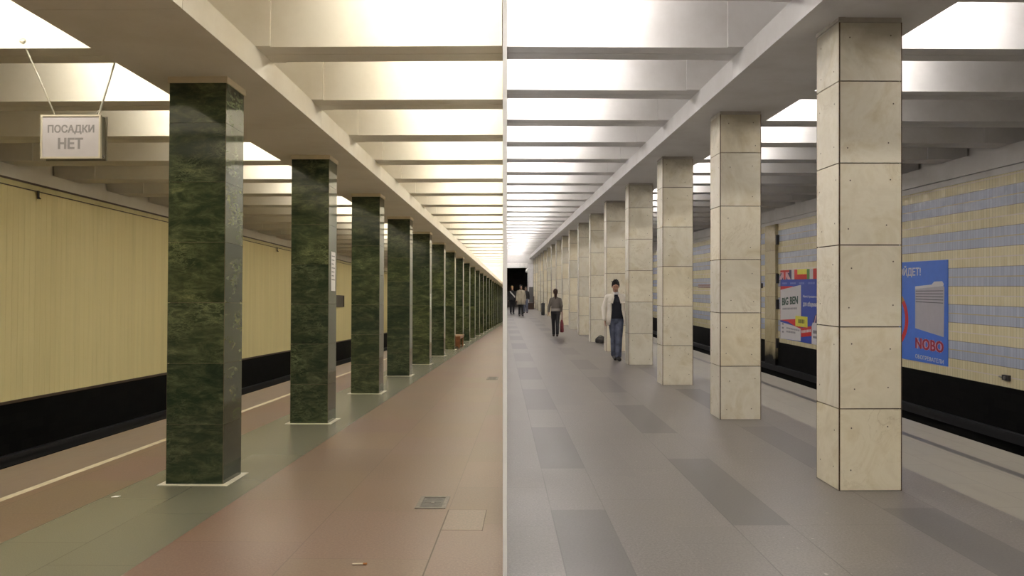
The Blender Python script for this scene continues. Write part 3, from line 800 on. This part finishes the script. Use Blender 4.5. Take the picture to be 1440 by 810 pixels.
# -- red line strip and small boxes on the wall
st = link('line_strip', None, HR, (XW, 31.8, 1.60)); tag(st, 'thin strip with two dark red lines on the tiled wall by second cream column', 'sign')
mb = MB(); mb.box(-.01, 0, 0, 4.45, 0, .14); build(mb, 'strip', plain('strip_pale', (.42, .38, .36), .5), parent=st)
mb = MB(); mb.box(-.014, -.01, 0, 4.45, .09, .135); mb.box(-.014, -.01, 0, 4.45, .005, .045); build(mb, 'red_lines', plain('strip_red', srgb(96, 26, 30), .5), parent=st)
def socket(v, z, s_, label):
    rt = link('wall_socket', None, HR, (XW, v, z)); tag(rt, label, 'socket', 'small dark boxes on the tiled wall')
    mb = MB(); mb.box(-.05, 0, -s_, s_, -.5 * s_, .5 * s_); build(mb, 'box', M['dsteel'], parent=rt)
    mb = MB(); mb.tube((-.05, 0, 0), (-.065, 0, 0), s_ * .33, n=14); build(mb, 'cap', M['steel'], parent=rt)
    mb = MB(); mb.tube((-.02, s_, 0), (-.02, s_ + .12, 0), .015); build(mb, 'pipe', M['steel'], parent=rt)
socket(14.17, .095, .09, 'small round-capped dark socket low on the tiled wall at far right')
socket(27.55, 1.68, .16, 'dark box on the tiled wall left of the marble pilaster')

# ------------------------------------------------------------------ far end of the right hall
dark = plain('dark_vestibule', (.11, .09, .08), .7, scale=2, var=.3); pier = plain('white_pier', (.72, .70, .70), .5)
mb = MB(); xa = sR(VR) + .01
mb.box(xa, 2.35, VR, VR + .4, 3.12, 3.50, 0); mb.box(xa, 9.1, VR, VR + .4, 3.50, 4.82, 1); mb.box(2.35, 9.1, VR, VR + .4, -1.3, 3.50, 1)
struct(mb, 'wall_end', [plain('white_lintel', (.85, .83, .80), .5), M['plR']], HR)
mb = MB()
xb = sR(VR + 8.6) + .01; mb.box(xb, 2.6, VR + 8.4, VR + 8.6, -.1, 4, 0); mb.box(2.45, 2.6, VR + .4, VR + 8.4, -.1, 4, 0); mb.box(xb, 2.6, VR + .4, VR + 8.6, 3.6, 4, 0)
struct(mb, 'wall_vestibule', dark, HR)
mb = MB(); mb.box(xb, 2.6, VR, VR + 8.4, -.15, 0); struct(mb, 'floor', dark, HR)
stair = link('staircase', None, HR, (xb + .02, VR + 2.2, 0)); tag(stair, 'dark stairs rising in the end opening behind the walkers', 'stairs')
mb = MB()
for i in range(14): mb.box(0, 1.7, i * .33, 14 * .33, i * .165, (i + 1) * .165 - .03)
build(mb, 'flight', dark, parent=stair)
mb = MB()
for i in range(14): mb.box(0, 1.7, i * .33 - .02, i * .33 + .33, (i + 1) * .165 - .03, (i + 1) * .165)
build(mb, 'treads', plain('worn_treads', (.09, .08, .07), .6), parent=stair)
pr = link('white_pillar', None, HR, (2.52, 63.2, 0)); tag(pr, 'white panel post with grey foot at the end of the hall', 'post')
mb = MB(); mb.box(-.13, .13, 0, .25, 1.62, 3.2); mb.box(-.20, .16, -.03, .3, 3.0, 3.35); build(mb, 'white_panel', pier, parent=pr)  # white pier panel above a grey plinth
mb = MB(); mb.box(-.16, .16, -.02, .3, 0, 1.62); build(mb, 'foot', plain('grey_foot', (.12, .115, .11), .6), parent=pr)
mb = MB(); mb.tube((-.28, .05, 3.0), (-.36, -.1, 2.75), .07, .10); mb.tube((-.28, .05, 3.0), (-.12, .1, 3.05), .02); build(mb, 'spotlight', M['chan'], parent=pr)
wood = plain('dark_bench_wood', (.05, .025, .015), .5, scale=9, var=.3)
b2 = link('wooden_bench', None, HR, (2.42, 60.5, 0)); tag(b2, 'dark brown bench at the far end of the cream row', 'bench')
mb = MB(); mb.box(-.25, .22, 0, 1.6, .42, .47); build(mb, 'seat', wood, parent=b2)
mb = MB(); mb.box(.17, .22, 0, 1.6, .47, .95); build(mb, 'backrest', wood, parent=b2)
for y in (.05, 1.5):
    mb = MB(); mb.box(-.22, .2, y, y + .06, 0, .42); build(mb, 'leg', wood, parent=b2)
# bags / bin
bg = link('dark_bag', None, HR, (3.02, 24.65, 0)); tag(bg, 'dark grey bag on the floor at the foot of the sixth cream column', 'bag')
mb = MB(); mb.loft([(0, 0, 0, .13, .09), (0, 0, .03, .155, .11), (0, 0, .11, .15, .10), (.02, 0, .17, .11, .06), (.03, 0, .19, .04, .02)], 18)
build(mb, 'body', plain('bag_cloth', (.035, .03, .026), .8, scale=12, var=.3), parent=bg)
mb = MB()
for i in range(8):
    t0, t1 = PI * i / 8, PI * (i + 1) / 8; mb.tube((.07 * math.cos(t0), -.03, .155 + .06 * math.sin(t0)), (.07 * math.cos(t1), -.03, .155 + .06 * math.sin(t1)), .009)
build(mb, 'handle', plain('bag_strap', (.03, .028, .026), .7), parent=bg)
bn = link('litter_bin', None, HR, (2.60, 48.2, 0)); tag(bn, 'narrow black bin standing against a far cream column', 'bin')
mb = MB(); mb.loft([(0, 0, 0, .09, .09), (0, 0, .05, .10, .10), (0, 0, .62, .11, .11)], 18); M['binm'] = plain('black_enamel', (.02, .019, .018), .6); build(mb, 'body', M['binm'], parent=bn)
mb = MB(); mb.loft([(0, 0, .62, .12, .12), (0, 0, .66, .12, .12), (0, 0, .72, .07, .07)], 18); build(mb, 'lid', M['binm'], parent=bn)

# ------------------------------------------------------------------ people
def skinmat(name, c):
    m = plain(name, c, .55, var=.05); m.node_tree.nodes['Principled BSDF'].inputs['Subsurface Weight'].default_value = .05; return m
SK = skinmat('skin', (.36, .20, .13))
def hand(mb, wrist, palm_dir, side_dir, curl_dir, s=1.0):
    """palm, four unequal bent fingers and a thumb from the side of the palm"""
    w, d, sd, cu = Vector(wrist), Vector(palm_dir).normalized(), Vector(side_dir).normalized(), Vector(curl_dir).normalized()
    for j in (-1, 0, 1): mb.cap(w + d * .01, .019 * s, w + d * .085 * s + sd * j * .022 * s, .015 * s, 10)
    for j, L in zip((-1.5, -.5, .5, 1.5), (.066, .078, .073, .056)):
        p = w + d * .088 * s + sd * j * .0205 * s
        a = p + (d * .95 + cu * .2) * L * .5 * s; b = a + (d * .75 + cu * .6) * L * .35 * s; c = b + (d * .4 + cu * .85) * L * .25 * s
        mb.cap(p, .0092 * s, a, .0085 * s, 8); mb.cap(a, .0085 * s, b, .008 * s, 8); mb.cap(b, .008 * s, c, .007 * s, 8)
    p = w + d * .03 * s - sd * .026 * s; a = p + (d * .6 - sd * .65 + cu * .3) * .042 * s; b = a + (d * .9 - sd * .1 + cu * .35) * .032 * s
    mb.cap(p, .013 * s, a, .0105 * s, 8); mb.cap(a, .0105 * s, b, .008 * s, 8)
def person(label, X, v, Ht, rz, J, fit, hold=None):
    """J: joints for a 1.78 m body facing -Y; fit: the clothes"""
    S = Ht / 1.78
    root = link('person', None, HR, (X, v, 0), rz); root.scale = (S, S, S)
    tag(root, label, 'person', 'people walking in the hall of cream columns')
    g = lambda n: Vector(J[n])
    body = MB(); slim = fit.get('slim', 1.0)
    nk, hd = g('neck'), g('head'); pitch = J.get('pitch', 0.0)
    R = Matrix.Rotation(pitch, 3, 'X') @ Matrix.Rotation(J.get('turn', 0.0), 3, 'Z')
    HP = lambda x, y, z: hd + R @ Vector((x, y, z))
    # head: cranium, face, jaw, nose, ears, brow
    body.ell(HP(0, .012, .035), (.075, .092, .088), R); body.ell(HP(0, -.025, -.03), (.062, .070, .085), R); body.ell(HP(0, -.045, -.085), (.042, .045, .038), R)
    body.cap(HP(0, -.088, .012), .009, HP(0, -.108, -.03), .014, 8); body.cap(HP(-.03, -.078, .028), .012, HP(.03, -.078, .028), .012, 8)
    for sx in (-1, 1):
        body.ell(HP(sx * .074, .01, -.012), (.012, .022, .034), R); body.ell(HP(sx * .036, -.062, -.03), (.022, .02, .02), R)
    body.cap(HP(-.02, -.086, -.066), .008, HP(.02, -.086, -.066), .008, 8)
    body.cap(nk - Vector((0, 0, .06)), .062, HP(0, .015, -.06), .052)
    # trunk
    c = g('chest'); p = g('pelvis'); mid = (c + p) / 2
    rows = [(p.x, p.y, p.z - .12, .10, .08), (p.x, p.y, p.z - .02, .155 * slim, .115), (mid.x, mid.y, mid.z - .02, .135 * slim, .10), (c.x, c.y, c.z, .165 * slim, .115), (c.x, c.y, c.z + .09, .15 * slim, .10), (nk.x, nk.y, nk.z - .045, .08, .06)]
    body.loft(rows, 20)
    for sd in 'lr':
        sh, el, wr = g('sh' + sd), g('el' + sd), g('wr' + sd); hp, kn, an = g('hp' + sd), g('kn' + sd), g('an' + sd)
        body.cap(sh, .055, el, .041); body.cap(el, .041, wr, .027)
        body.cap(nk - Vector((0, 0, .05)), .045, sh, .055)
        body.cap(hp, .088 * slim, kn, .058); body.cap(kn, .056, an, .04)
        toe = g('to' + sd); body.cap(an - Vector((0, 0, .02)), .035, toe, .03)
        d = wr - el; hand(body, wr, J.get('pd' + sd, d), J.get('sd' + sd, (0, -1 if True else 1, 0)), J.get('cd' + sd, (1 if sd == 'r' else -1, 0, 0)))
    me = evald(body, 'body', [SK], [('REMESH', dict(mode='VOXEL', voxel_size=.0065)), ('SMOOTH', dict(factor=.5, iterations=3))])
    link('body', me, parent=root)
    for sx in (-1, 1):
        mb = MB(); mb.ell(HP(sx * .031, -.083, .006), (.012, .008, .008), R, 10); build(mb, 'eye', plain('eye_dark', (.02, .015, .012), .25), parent=root)
    mb = MB(); mb.ell(HP(0, -.093, -.066), (.022, .006, .007), R, 10); build(mb, 'lips', plain('lips', (.28, .11, .085), .5), parent=root)
    # hair
    hm = plain('hair', fit['hair'], .75, scale=60, var=.5, spec=.2); mb = MB()
    mb.ell(HP(0, .022, .052), (.086, .098, .088), R); mb.ell(HP(0, .06, -.005), (.077, .06, .075), R)
    for i in range(26):
        a = random.uniform(0, 2 * PI); el = random.uniform(.25, 1.4)
        n = Vector((math.cos(a) * math.cos(el), math.sin(a) * math.cos(el) + .15, math.sin(el)))
        b = HP(0, .02, .05) + R @ Vector((n.x * .075, n.y * .085, n.z * .08)); mb.cap(b, .016, b + R @ (n * .022 + Vector((random.uniform(-.012, .012), -.012, .004))), .007, 8)
    for sx in (-1, 1): mb.cap(HP(sx * .07, -.012, .05), .02, HP(sx * .075, .0, -.01), .012, 8)
    if fit.get('long'):
        mb.cap(HP(0, .07, 0), .06, HP(0, .09, -.12), .05); mb.cap(HP(0, .09, -.12), .045, HP(0, .10, -.24), .022)
    me = evald(mb, 'hair', [hm], [('REMESH', dict(mode='VOXEL', voxel_size=.007)), ('SMOOTH', dict(factor=.4, iterations=1))]); link('hair', me, parent=root)
    if fit.get('hood'):
        mb = MB(); mb.ell(HP(0, .03, .03), (.10, .105, .12), R); me = evald(mb, 'cap', [plain('hat', fit['hood'], .8)], [('REMESH', dict(mode='VOXEL', voxel_size=.009))]); link('knit_cap', me, parent=root)
    # trousers
    tm = fit['trousers']; mb = MB()
    mb.loft([(p.x, p.y, p.z - .13, .13 * slim, .115), (p.x, p.y, p.z - .03, .172 * slim, .132), (p.x, p.y, p.z + .07, .158 * slim, .12), (p.x, p.y, p.z + .10, .152 * slim, .116)], 20)
    for sd in 'lr':
        hp, kn, an = g('hp' + sd), g('kn' + sd), g('an' + sd); fl = fit.get('flare', .062)
        mb.cap(hp, .102 * slim, kn, .074 * slim); mb.cap(kn, .072 * slim, an + (kn - an) * .10, fl); mb.cap(an + (kn - an) * .10, fl, an + (kn - an) * .02, fl)
        for i in range(3):
            q0 = an + (kn - an) * (.12 + .08 * i); mb.ell(q0 + Vector((0, -.01, 0)), (fl + .004, fl + .003, .014))
    me = evald(mb, 'trousers', [tm], [('REMESH', dict(mode='VOXEL', voxel_size=.009)), ('SMOOTH', dict(factor=.5, iterations=2))]); link('trousers', me, parent=root)
    for sd in 'lr':
        an, toe = g('an' + sd), g('to' + sd); mb = MB()
        mb.cap(an - Vector((0, 0, .035)), .048, toe + Vector((0, 0, .008)), .043)
        d = (toe - an); d.z = 0; d.normalize(); mb.cap(an - Vector((0, 0, .03)), .045, an - d * .035 - Vector((0, 0, .055)), .038)
        me = evald(mb, 'shoe', [fit['shoes']], [('REMESH', dict(mode='VOXEL', voxel_size=.008)), ('SMOOTH', dict(factor=.5, iterations=1))]); link('shoe', me, parent=root)
    # knitwear / shirt
    if 'top' in fit:
        mb = MB(); hem = fit.get('hem', p.z - .02)
        mb.loft([(p.x, p.y, hem, .178 * slim, .135), (mid.x, mid.y, mid.z - .02, .168 * slim, .13), (c.x, c.y, c.z, .187 * slim, .136), (c.x, c.y, c.z + .10, .168 * slim, .12), (c.x, c.y, c.z + .15, .13 * slim, .095), (nk.x, nk.y, nk.z - .03, .085, .07), (nk.x, nk.y, nk.z - .005, .065, .062)], 24)
        if fit.get('sleeves', True):
            for sd in 'lr':
                sh, el, wr = g('sh' + sd), g('el' + sd), g('wr' + sd)
                mb.cap(nk - Vector((0, 0, .055)), .045, sh, .062); mb.cap(sh, .062, el, .053); mb.cap(el, .056, wr + (el - wr) * .12, .043)
        me = evald(mb, 'top', [fit['top']], [('REMESH', dict(mode='VOXEL', voxel_size=.009)), ('SMOOTH', dict(factor=.5, iterations=3))]); link(fit.get('topname', 'sweater'), me, parent=root)
        if 'band' in fit:
            mb = MB(); mb.loft([(p.x, p.y, hem - .02, .176 * slim, .135), (p.x, p.y, hem + .0, .186 * slim, .143), (p.x, p.y, hem + .07, .184 * slim, .142), (p.x, p.y, hem + .085, .17 * slim, .13)], 24); build(mb, 'hem_band', fit['band'], parent=root)
        if 'collar' in fit:
            mb = MB(); mb.loft([(nk.x, nk.y - .005, nk.z - .05, .088, .085), (nk.x, nk.y, nk.z - .005, .069, .068), (nk.x, nk.y, nk.z + .012, .062, .062)], 20); build(mb, 'collar', fit['collar'], parent=root)
    # open jacket or coat
    if 'jacket' in fit:
        hem = fit['jhem']; op = fit.get('open', .0)          # half opening angle at chest
        F = -PI / 2
        def sec(cx, cy, z, rx, ry, o): return (cx, cy, z, rx, ry, F + o, F + 2 * PI - o)
        fl = fit.get('jflare', .03)
        mb = MB()
        mb.loft([sec(p.x, p.y + .005, hem, .20 * slim + fl, .155 + fl * .6, op * 1.15), sec(p.x, p.y, (hem + p.z + .12) / 2, .197 * slim + fl * .5, .152 + fl * .3, op * 1.1), sec(mid.x, mid.y, mid.z, .186 * slim, .15, op),
                 sec(c.x, c.y, c.z, .203 * slim, .155, op * .85), sec(c.x, c.y, c.z + .09, .185 * slim, .138, op * .6), sec(c.x, c.y + .005, nk.z - .075, .132, .105, op * .6), sec(nk.x, nk.y + .01, nk.z - .02, .082, .082, op * .9)], 36)
        for i, q_ in enumerate(mb.v):                     # cloth folds
            x, y, z = q_; f = .006 * math.sin(z * 37 + x * 29) + .005 * math.sin(x * 61 + y * 17 - z * 11)
            mb.v[i] = (x + f * (1 if x > 0 else -1), y + f, z)
        me = evald(mb, 'jacket', [fit['jacket']], [('SOLIDIFY', dict(thickness=.012, offset=0.0))])
        jk = link(fit.get('jname', 'jacket'), me, parent=root)
        for sd in 'lr':
            sh, el, wr = g('sh' + sd), g('el' + sd), g('wr' + sd); mb = MB()
            mb.cap(nk - Vector((0, 0, .065)), .05, sh, .072); mb.cap(sh, .072, el, .064); mb.cap(el, .066, wr + (el - wr) * .06, .052)
            for t in (.25, .5, .7): q0 = el + (wr - el) * t; mb.ell(q0, (.062, .062, .014))
            me = evald(mb, 'sleeve', [fit['jacket']], [('REMESH', dict(mode='VOXEL', voxel_size=.009)), ('SMOOTH', dict(factor=.5, iterations=2))]); link('sleeve', me, parent=jk)
        if op > 0:
            for sx in (-1, 1):
                mb = MB(); a = Vector((nk.x + sx * .068, nk.y - .06, nk.z - .015)); b = Vector((c.x + sx * .12, c.y - .147, c.z + .06)); d = Vector((c.x + sx * .088, c.y - .155, c.z - .04)); e = Vector((c.x + sx * .052, c.y - .137, c.z + .10))
                f_ = Vector((0, -.008, 0)); mb.add([a, b, d, e, a + f_, b + f_, d + f_, e + f_], [(0, 1, 2, 3), (7, 6, 5, 4), (0, 4, 5, 1), (1, 5, 6, 2), (2, 6, 7, 3), (3, 7, 4, 0)])
                build(mb, 'lapel', fit['jacket'], parent=jk)
        mb = MB(); mb.loft([(nk.x, nk.y + .012, nk.z - .04, .098, .092, F + .9, F + 2 * PI - .9), (nk.x, nk.y + .014, nk.z + .015, .078, .08, F + .8, F + 2 * PI - .8)], 20)
        me = evald(mb, 'collar', [fit['jacket']], [('SOLIDIFY', dict(thickness=.012, offset=0.0))]); link('collar', me, parent=jk)
        if fit.get('pockets'):
            for sx in (-1, 1):
                mb = MB(); mb.box(sx * .135 - .055, sx * .135 + .055, -.172, -.158, c.z - .02, c.z + .012); build(mb, 'pocket_flap', fit['jacket'], parent=jk)
    if 'strap' in fit:
        mb = MB(); pts = []
        for i in range(11):
            t = i / 10; a = -PI * .95 * t; x = -.15 + .32 * t; z = c.z + .14 - .36 * t; y = -.17 * math.sqrt(max(0.05, 1 - (x / .21) ** 2)); pts.append(Vector((x, c.y + y - .012, z)))
        for a, b in zip(pts, pts[1:]): mb.box(min(a.x, b.x), max(a.x, b.x), min(a.y, b.y) - .006, max(a.y, b.y), min(a.z, b.z) - .035, max(a.z, b.z) + .035)
        build(mb, 'shoulder_strap', fit['strap'], parent=root)
    return root
STAND = dict(pelvis=(0, 0, .97), chest=(0, 0, 1.30), neck=(0, 0, 1.51), head=(0, -.02, 1.655),
             shl=(.168, 0, 1.395), shr=(-.168, 0, 1.395), ell=(.225, .03, 1.15), elr=(-.225, .03, 1.15), wrl=(.235, -.05, .90), wrr=(-.235, -.05, .90),
             hpl=(.085, 0, .92), hpr=(-.085, 0, .92), knl=(.088, -.02, .5), knr=(-.088, -.02, .5), anl=(.09, .02, .09), anr=(-.09, .02, .09), tol=(.10, -.14, .035), tor=(-.10, -.14, .035))
def pose(**k): d = dict(STAND); d.update(k); return d
black = plain('black_cloth', (.012, .012, .014), .85, scale=20); shoe = plain('black_leather', (.012, .011, .011), .35)
jeans = plain('blue_denim', (.07, .082, .125), .85, scale=7, var=.6)
# man in the white jacket, walking towards the camera, head bowed
person('man in open off-white jacket and jeans walking towards the camera, head bowed', 2.64, 18.75, 1.80, 0.0,
    pose(pitch=.30, turn=-.08, pelvis=(.01, 0, .96), chest=(0, -.01, 1.29), neck=(0, -.04, 1.505), head=(-.015, -.085, 1.640),
         shl=(.172, .0, 1.395), shr=(-.172, 0, 1.395), ell=(.255, .06, 1.17), wrl=(.20, -.02, .96), elr=(-.25, .04, 1.16), wrr=(-.245, -.03, .90), pdl=(-.3, .1, -.9),
         hpl=(.08, 0, .92), hpr=(-.07, 0, .92), knl=(.06, -.10, .51), knr=(-.045, -.01, .50), anl=(.035, -.13, .10), anr=(-.02, .10, .12), tol=(.045, -.29, .035), tor=(-.015, -.05, .035)),
    dict(hair=(.012, .010, .009), trousers=jeans, shoes=shoe, flare=.074, top=plain('navy_knit', (.010, .011, .020), .9, scale=30), sleeves=False, hem=.92, topname='sweater', collar=plain('white_cotton', (.72, .72, .74), .8),
         jacket=plain('off_white_cloth', (.74, .69, .60), .8, scale=9, var=.06), jhem=.79, open=.62, jflare=.045, pockets=True, jname='jacket'))
# person seen from behind, walking away with a red bag
person('person in grey knit top and black trousers walking away, red bag in hand', 1.90, 27.6, 1.56, PI,
    pose(pitch=.05, ell=(.235, .04, 1.15), wrl=(.25, -.03, .92), elr=(-.225, .05, 1.16), wrr=(-.20, -.06, .93), knl=(.075, -.07, .51), anl=(.06, -.08, .10), tol=(.065, -.24, .035),
         knr=(-.07, .03, .5), anr=(-.06, .18, .12), tor=(-.06, .05, .035)),
    dict(hair=(.035, .016, .010), long=True, slim=.93, trousers=black, shoes=plain('brown_shoe', (.05, .03, .02), .5), flare=.058, top=plain('grey_brown_knit', (.13, .112, .095), .9, scale=30), hem=.98, band=plain('pale_hem', (.30, .27, .24), .9)))
hb = link('hand_bag', None, HR, (2.115, 27.66, .14)); tag(hb, 'slim dark red bag hanging from the hand of the person walking away', 'bag')
mb = MB(); mb.loft([(0, 0, 0, .05, .07), (0, 0, .03, .065, .085), (0, 0, .28, .06, .075), (0, 0, .40, .035, .045), (0, 0, .42, .012, .015)], 16); build(mb, 'pouch', plain('dark_red_cloth', (.17, .025, .03), .6, scale=14, var=.4), parent=hb)
mb = MB(); mb.tube((0, -.03, .39), (0, 0, .72), .009); mb.tube((0, .03, .39), (0, 0, .72), .009); build(mb, 'handle', plain('red_strap', (.2, .03, .03), .6), parent=hb)
# far group
person('person in knee-length beige jacket and dark cap walking towards the camera', 1.30, 46.9, 1.74, 0.05,
    pose(knl=(.07, -.06, .5), anl=(.08, -.07, .1), tol=(.09, -.22, .035)),
    dict(hair=(.010, .009, .008), hood=(.012, .011, .012), trousers=black, shoes=shoe, jacket=plain('beige_cloth', (.42, .37, .28), .85), jhem=.66, open=.02, jflare=.05, jname='coat', top=black))
person('person in black with a white shoulder strap, left of the beige coat', .86, 50.5, 1.68, 0.1,
    pose(knr=(-.09, -.09, .5), anr=(-.09, -.1, .1), tor=(-.09, -.25, .035)),
    dict(hair=(.30, .20, .08), trousers=black, shoes=shoe, top=plain('black_jumper', (.012, .012, .014), .9), strap=plain('white_strap', (.6, .58, .55), .7), jacket=black, jhem=.86, open=.03))
person('person in dark top and grey-blue trousers, half behind the beige coat', 1.74, 52.3, 1.66, -.1,
    pose(knl=(.09, -.07, .5), anl=(.1, -.02, .1)),
    dict(hair=(.015, .012, .010), trousers=plain('grey_blue_denim', (.13, .14, .19), .9), shoes=shoe, top=plain('dark_knit', (.02, .018, .018), .9)))

sc.view_settings.view_transform = 'Standard'; sc.view_settings.look = 'None'; sc.view_settings.gamma = 1.0
sc.view_settings.use_curve_mapping = False
sc.view_settings.exposure = 0.18
sc.cycles.use_denoising = True
sc.cycles.max_bounces = 10; sc.cycles.diffuse_bounces = 6; sc.cycles.glossy_bounces = 4
sc.cycles.sample_clamp_indirect = 6.0
